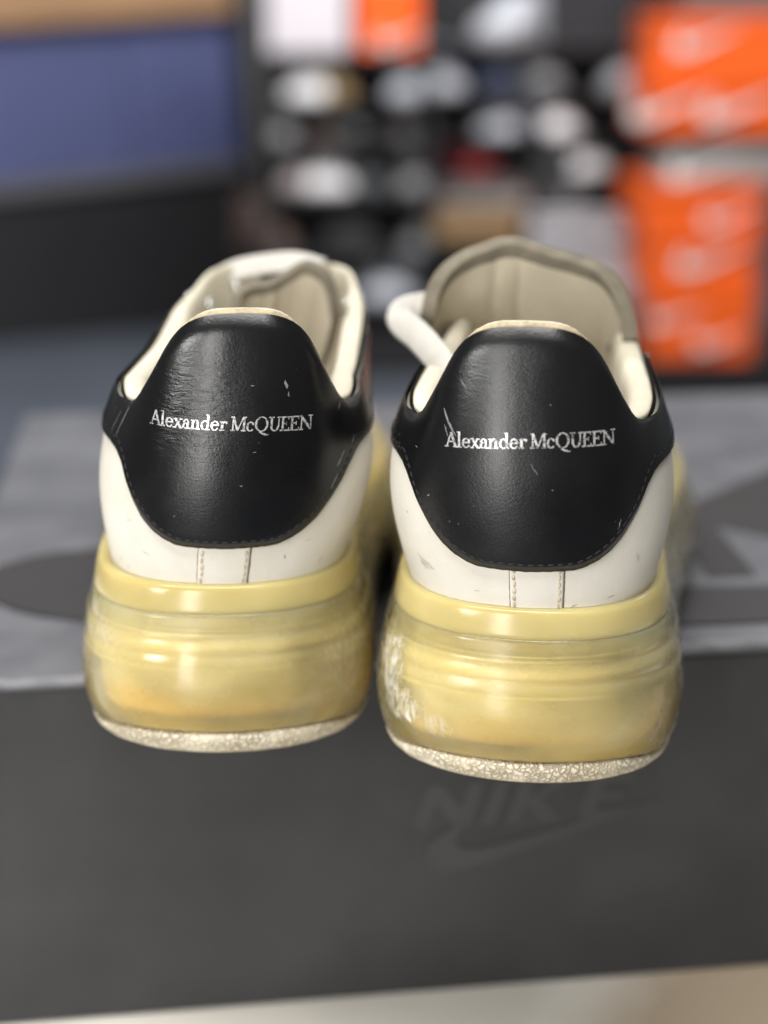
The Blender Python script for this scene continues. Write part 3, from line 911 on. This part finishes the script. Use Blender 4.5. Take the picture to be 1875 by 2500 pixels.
right = shoe(1, .0374, .3735, R(-7.0), -.022, dict(
    seed=5.3, wrinkle=(-.016, .005, .118), wr_amt=.10, up_dx=-.8,
    core=core_mat(5.3, [((0, 0, .010), (.06, .06, .015), .7), ((.020, 0, .010), (.026, .05, .010), .85), ((.038, .01, .016), (.012, .05, .014), .6), ((-.030, .005, .012), (.02, .05, .008), .35)]), rim=rubber_rim(5.3),
    scuffs=[((-.0385, .012, .031), (.006, .03, .014), .95), ((-.035, .006, .021), (.008, .03, .007), 1.0), ((-.024, .002, .019), (.006, .03, .004), .45), ((.037, .01, .015), (.004, .03, .008), .5)],
    amber=[((0, 0, .008), (.06, .06, .013), .5), ((.020, 0, .010), (.026, .05, .010), .85), ((.038, .01, .016), (.012, .05, .014), .6), ((-.030, .005, .012), (.02, .05, .008), .35)],
    top_z=[102, 102.5, 104, 106, 110, 112, 113, 108, 98, 82, 62, 54], top_x=[1, .97, .91, .83, .70, .58, .42, .20, 0], throat_dx=0.0, throat_end=172,
    text_w=40.2, text_s=1.0, text_z=98.6, text_slope=.045, text_curve=-.0012, strip_s=2.6,
    scratches=[(-20, 107, -17.5, 101.5, .9), (-18.8, 104.5, -16.5, 100.5, .7), (-19.5, 103, -18.5, 100, .5), (-16, 115, -14, 112.5, .35),
               (1, 95, 3, 91.5, .3), (-24, 83, -23.4, 83.6, .5), (30, 108, 30.5, 107.5, .6), (6, 88, 6.4, 87.6, .4), (-29, 95, -28, 94.6, .4), (22, 76, 22.5, 79, .4), (9, 66, 9.7, 65.6, .4)],
    white_marks=[(-31, 64.5, -27, 61.5, .35), (-30.5, 63, -26.5, 60.5, .4), (-30, 62.2, -28, 60.3, .35), (-28.5, 63.2, -26, 61.6, .3), (-27, 61.5, -25, 61, .3), (-33, 76, -32.6, 75.4, .7), (29, 68, 29.6, 65.5, .35), (30.2, 67, 30, 64.8, .25), (-14, 57.5, -12.5, 57.3, .25), (11.5, 53.4, 13.5, 54.6, .6), (22, 55.5, 24, 56, .35)],
    tongue=dict(z0=72, y=spline([0, .5, .8, 1], [172, 134, 118, 112]), hw=spline([0, .45, .8, 1], [22, 32, 35.5, 34]), cx=spline([0, .5, 1], [0, -3.5, -5]),
                top=spline([-1, -.95, -.82, -.6, -.42, -.28, -.16, 0, .2, .45, .68, .85, .95, 1], [112, 121, 129, 134, 136, 137.6, 137.8, 136.6, 134.6, 132.8, 130.5, 125.5, 118, 109]), wrap=12, ripple=1.6, corner=0, thick=.0046),
    laces=[([(-18, 128, 112), (-30, 117, 114.5), (-40, 107, 115.5), (-45, 101, 114.5), (-43.5, 95.5, 112.5), (-37.5, 85, 110.5), (-31, 73, 107), (-26, 64, 102.5), (-23, 57, 96)], 9.5, lambda t: (-.2 - .3 * t, -.95, .3)),
           ([(-20, 140, 113), (-6, 146, 120), (6, 146, 120), (20, 140, 113)], 9, lambda t: (0, .4, 1)),
           ([(-18, 158, 108), (-6, 161, 113), (6, 161, 113), (18, 158, 108)], 9, lambda t: (0, .4, 1))]))
right["label"] = "right sneaker with tall upright tongue and a loose lace hanging inside"
right["category"] = "sneaker"; right["group"] = "pair of sneakers on the black box"

# ================================================================== blurred shop behind
CP, SP = math.cos(R(PITCH)), math.sin(R(PITCH))
def at(px, py, Yw):
    """world point of a photograph pixel (1875 x 2500) on the vertical plane y = Yw"""
    a, b = (px - 937.5) / 3750, -(py - 1250) / 3750
    zc = Yw / (CP + b * SP)
    return Vector((a * zc, Yw, EYE + zc * (-SP + b * CP)))

M_rack = simple("charcoal_rack_board", (.022, .021, .024), .6, .1, 4, .05, 40)
M_black = simple("black_shelf_board", (.012, .012, .014), .6, .1, 4, .05, 40)
M_blue = simple("blue_panel_paint", (.075, .088, .20), .5, .12, 2, .05, 40)
M_trim = simple("grey_trim", (.10, .10, .11), .5, .1, 4, .05, 40)
M_tan = simple("tan_wood_top", (.34, .20, .105), .5, .15, 5, .05, 40)

# counter with a blue front, left
a0, a1 = at(-500, 800, 3.55), at(625, 800, 4.1)
ct = empty("shop_counter", (a0.x, a0.y, FLOOR_Z - .075), math.atan2(a1.y - a0.y, a1.x - a0.x))
ct.rotation_euler.y = R(-3.2)          # the counter stands on a slight slope
tag(ct, "black shop counter with blue front panel and tan top, behind the left sneaker", "counter")
LW = (Vector((a1.x, a1.y)) - Vector((a0.x, a0.y))).length
zt_ = at(0, 485, 3.78).z - FLOOR_Z + .045; zb_ = at(0, 445, 3.78).z - FLOOR_Z + .045; zc_ = at(0, 72, 3.78).z - FLOOR_Z + .045
box_obj("base_cabinet", (0, 0, 0), (LW, .5, zt_), M_black, ct, .005)
box_obj("ledge", (0, -.02, zt_ + .001), (LW, .5, zb_), M_trim, ct, .005)
box_obj("blue_panel", (0, .01, zb_ + .001), (LW - .30, .5, zc_), M_blue, ct, .005)
box_obj("blue_panel", (LW - .297, .01, zb_ + .001), (LW - .002, .5, zc_), M_blue, ct, .005)
box_obj("corner_post", (LW + .001, -.03, 0), (LW + .035, .5, zc_ + .25), M_black, ct, .005)
box_obj("counter_top", (-.02, -.03, zc_ + .002), (LW - .002, .5, zc_ + .16), M_tan, ct, .008)

# display rack of shoes, middle
RY = 3.45
rl, rr_ = at(640, 500, RY).x, at(1640, 500, RY).x
rack = empty("display_rack", ((rl + rr_) / 2, RY, FLOOR_Z))
tag(rack, "black display rack full of shoes behind the sneakers", "rack")
hw_ = (rr_ - rl) / 2
topz = at(900, -160, RY).z - FLOOR_Z
box_obj("back_board", (-hw_, .30, 0), (hw_, .32, topz), M_rack, rack)
for sx in (-hw_, hw_ - .02):
    box_obj("upright", (sx, .0, 0), (sx + .02, .2995, topz), M_rack, rack)
rowsL = [130, 250, 355, 475, 625, 745, 880]
rowsR = [110, 232, 335, 430, 505, 585, 745, 880]
xm = at(1045, 400, RY).x - rack.location.x            # upright between the two bays
box_obj("upright", (xm - .008, .0, 0), (xm + .008, .2995, topz), M_rack, rack)
rowzL, rowzR = [], []
for rs, rz_, x_a, x_b in ((rowsL, rowzL, -hw_ + .0205, xm - .0085), (rowsR, rowzR, xm + .0085, hw_ - .0205)):
    for yy in rs:
        z = at(900, yy, RY).z; rz_.append(z)
        box_obj("shelf", (x_a, .0, z - .010 - FLOOR_Z), (x_b, .2995, z - FLOOR_Z), M_rack, rack, .002)
box_obj("plinth", (-hw_, -.04, 0), (hw_, -.001, .10), M_black, rack)

# a plain low shoe, toe towards the camera
def small_shoe_meshes():
    pts = catmull([(0, 0), (.030, .008), (.043, .04), (.046, .09), (.036, .16), (.033, .22), (.026, .262), (0, .275)], 26)
    ring = np.vstack([pts, pts[1:-1][::-1] * [-1, 1]])
    n = len(ring); V = []
    for z, s in ((0, .97), (.004, 1), (.024, 1.0), (.028, .96)):
        V += [(x * s, (y - .13) * s + .13, z) for x, y in ring]
    F = grid_ring(n, 4)
    sole = (V, F)
    V = []; k = 9
    for j in range(k):
        v = j / (k - 1)
        for x, y in ring:
            top = .055 + .055 * min(1, max(0, (y - .05) / .12)); 
            sh = math.cos(v * math.pi / 2 * (.93 if y < .13 else .55))
            V.append((x * .95 * max(sh, .12), (y - .13) * (.95 - .05 * v) + .13 + (.02 * v if y < .1 else 0), .027 + (top - .02) * math.sin(v * math.pi / 2)))
    F = grid_ring(n, k)
    return sole, (V, F)
def grid_ring(n, k):
    F = []
    for j in range(k - 1):
        for i in range(n):
            F.append((j*n + i, j*n + (i+1) % n, (j+1)*n + (i+1) % n, (j+1)*n + i))
    F.append(tuple(range(n))[::-1]); F.append(tuple((k-1)*n + i for i in range(n)))
    return F
(sV, sF), (uV, uF) = small_shoe_meshes()
def plain(name, c, r_=.6): return simple(name, c, r_, .08, 20, .05, 200)
cols_ = dict(white=(.80, .79, .81), grey=(.27, .27, .28), pale=(.46, .48, .53), tan=(.27, .18, .085), brown=(.09, .06, .05), black=(.012, .012, .013),
             navy=(.025, .033, .065), red=(.20, .012, .014), slate=(.075, .085, .09), pink=(.30, .26, .26))
M_sh = {k: plain(k + "_shoe_material", v) for k, v in cols_.items()}
proto = None
def rack_shoe(px, row, col, sole, label, sx=1.0, sz=.9, rz=0):
    global proto
    rs, zz = (rowsL, rowzL) if px < 1045 else (rowsR, rowzR)
    p_ = at(px, rs[row], RY)
    e_ = empty("display_shoe", (p_.x, RY + .02, zz[row] + .0006), rz)
    rz = rz + random.uniform(-.75, .75); e_.rotation_euler.z = rz; e_.location.x += random.uniform(-.008, .008)
    e_.scale = (sx, .75, sz)
    if proto is None:
        a = mesh_obj("sole", sV, sF, M_sh[sole], e_); b = mesh_obj("upper", uV, uF, M_sh[col], e_)
        proto = (a.data, b.data)
    else:
        for nm, me, mk in (("sole", proto[0], sole), ("upper", proto[1], col)):
            o = bpy.data.objects.new(nm, me); link(o, e_)
            o.material_slots[0].link = 'OBJECT'; o.material_slots[0].material = M_sh[mk]
    tag(e_, label, "shoe", "shoes on the display rack")
    return e_
SH = [(738, 1, 'white', 'white', "white shoe on the rack right under the white carton", 1.35, .95), (836, 1, 'tan', 'tan', "tan brown shoe just right of the white shoe under the white carton", .85, .95),
      (980, 1, 'pale', 'pale', "light grey shoe just below the upright orange carton", .95, .98),
      (685, 2, 'grey', 'grey', "dull grey shoe beside the counter post, under the white shoe", .8, .85), (790, 2, 'black', 'brown', "black shoe below the tan brown shoe", .95, .85),
      (905, 2, 'slate', 'black', "charcoal shoe below and left of the light grey shoe", .9, .85), (1000, 2, 'brown', 'slate', "dark brown shoe directly below the light grey shoe", .8, .85),
      (690, 3, 'pink', 'pink', "dusty pink grey shoe beside the counter post", .85, .9), (795, 3, 'white', 'white', "white shoe above the big black shoe", 1.4, .95),
      (912, 3, 'slate', 'slate', "slate shoe between the white and mid grey shoes above the left sneaker", .8, .85), (1005, 3, 'grey', 'grey', "mid grey shoe left of the dull grey flat carton", .9, .9),
      (695, 4, 'brown', 'brown', "dark brown shoe low beside the counter post", .85, 1.0), (855, 4, 'black', 'black', "big black shoe above the left sneaker", 1.7, 1.2),
      (1000, 4, 'slate', 'grey', "slate grey shoe right of the big black shoe", .85, 1.0), (920, 5, 'pale', 'pale', "light grey shoe low between the two sneakers", 1.6, .95),
      (1185, 0, 'pale', 'grey', "grey shoe at the top of the rack right of the orange carton", 1.2, .95),
      (1105, 1, 'pale', 'pale', "pale blue grey shoe up and left of the dark red shoe", 1.05, .95), (1270, 1, 'navy', 'navy', "dark navy shoe on the upper right shelf", 1.1, .95),
      (1370, 1, 'grey', 'slate', "dark grey shoe on the upper right shelf next to the palest one", .95, .9), (1490, 1, 'pale', 'grey', "light grey shoe on the upper right shelf beside the orange boxes", 1.05, .95),
      (1200, 2, 'pale', 'pale', "blue grey shoe directly above the dark red shoe", 1.15, .8), (1300, 2, 'navy', 'black', "navy black shoe right of the blue grey shoe", .8, .8),
      (1400, 2, 'white', 'white', "white shoe left of and above the other white shoe near the orange boxes", 1.1, .85, .3),
      (1190, 3, 'red', 'red', "dark red shoe on the rack", 1.05, .72), (1330, 3, 'black', 'slate', "black shoe between the dark red and white shoes", 1.0, .75),
      (1475, 3, 'white', 'white', "lower white shoe close beside the orange boxes", 1.15, .78, .3),
      (1430, 4, 'grey', 'grey', "small grey shoe under the lower white shoe", 1.0, .55)]
for a in SH: rack_shoe(*a)

def carton(name, px0, px1, py0, py1, Yb, depth, m, label, cat="box", group=None, marks=(), mm_=None, base=None):
    lo, hi = at(px0, py1, Yb), at(px1, py0, Yb)
    e_ = empty(name, ((lo.x + hi.x) / 2, Yb, lo.z if base is None else base))
    w2 = (hi.x - lo.x) / 2; h_ = hi.z - lo.z
    box_obj("carton", (-w2, 0, .0004), (w2, depth, h_ * .76), m, e_, .003)
    box_obj("carton_lid", (-w2 - .004, -.004, h_ * .76 + .0005), (w2 + .004, depth + .004, h_ - .001), m, e_, .003)
    for (cx, cy, sw) in marks:
        poly_obj("printed_tick", [((cx - .5) * 2 * w2 + (x - .5) * sw, (cy - .5) * h_ + h_ / 2 + (y - .2) * sw) for x, y in SW],
                 lambda x, y: (x, -.0052, y), mm_, e_)
    e_.rotation_euler.z = random.uniform(-.05, .05)
    tag(e_, label, cat, group)
    return e_
M_or = simple("orange_card", (.86, .115, .006), .55, .06, 6, .03, 40)
M_wp = simple("white_print", (.75, .70, .68), .5, .05, 20, .03, 40)
M_wb = simple("white_card", (.66, .62, .66), .55, .05, 6, .03, 40)
M_gb = simple("grey_card", (.33, .29, .27), .55, .08, 6, .03, 40)
M_cb = simple("brown_card", (.30, .19, .09), .7, .1, 6, .03, 40)
M_lb = simple("pale_grey_card", (.50, .51, .54), .5, .05, 6, .03, 40)
# boxes on the rack
carton("shoe_carton", 645, 850, -120, 126, RY + .01, .27, M_wb, "white carton on the top shelf left of the orange one", base=rowzL[0] + .0005)
carton("shoe_carton", 872, 1030, -120, 128, RY + .01, .27, M_or, "orange carton standing on the top shelf of the rack", marks=[(.72, .16, .12)], mm_=M_wp, base=rowzL[0] + .0005)
carton("shoe_carton", 1062, 1275, 512, 582, RY, .27, M_cb, "tan cardboard carton low on the rack above the tall tongue", base=rowzR[5] + .0005)
carton("shoe_carton", 1070, 1290, 440, 502, RY + .02, .25, M_gb, "dull grey flat carton above the tan carton", base=rowzR[4] + .0005)
carton("shoe_carton", 1295, 1575, 515, 582, RY - .02, .27, M_lb, "pale grey flat carton right of the tan carton", base=rowzR[5] + .0005)
carton("shoe_carton", 1290, 1580, 600, 742, RY - .02, .27, M_lb, "pale grey deep carton low on the rack behind the tall tongue", base=rowzR[6] + .0005)
# stack of orange boxes, right
OY = 3.15
grp = "orange boxes stacked at the right"
ed = [(880, 705), (703, 566), (564, 445), (443, 360), (358, 328), (326, 182), (180, 30)]
base_z = at(1700, 880, OY).z
pl = empty("low_platform", (at(1760, 880, OY).x, OY, FLOOR_Z)); tag(pl, "black platform under the stacked orange boxes", "platform")
box_obj("top_board", (-.24, -.02, base_z - FLOOR_Z - .03), (.36, .34, base_z - FLOOR_Z), M_black, pl, .003)
box_obj("front_board", (-.23, -.01, 0), (.35, .33, base_z - FLOOR_Z - .0305), M_black, pl, .003)
z_ = base_z + .0005
spec_ = [(1585, 1845, M_or, "bottom orange box of the stack, just above the platform", [(.25, .62, .12), (.7, .3, .12)]),
         (1570, 1850, M_or, "second orange box from the bottom of the stack", [(.62, .55, .16)]),
         (1565, 1870, M_or, "orange box directly under the grey one in the stack", [(.75, .35, .13)]),
         (1610, 1960, M_gb, "dull grey box between the orange boxes of the stack", [(.35, .5, .17)]),
         (1590, 1960, M_black, "dark spacer added for the shaded gap above the grey box", []),  # added black spacer painting in the shade between the boxes
         (1580, 1960, M_or, "orange box directly above the dark gap spacer", [(.14, .5, .17), (.62, .5, .17)]),
         (1585, 1960, M_or, "topmost orange box of the stack", [(.38, .6, .14)])]
for (y1, y0), (xa, xb, m_, lb, mk) in zip(ed, spec_):
    lo, hi = at(xa, y1, OY), at(xb, y0, OY)
    carton("shoe_carton", xa, xb, y0, y1, OY, .28, m_, lb, group=grp, marks=mk, mm_=M_wp, base=z_)
    z_ += hi.z - lo.z + .001
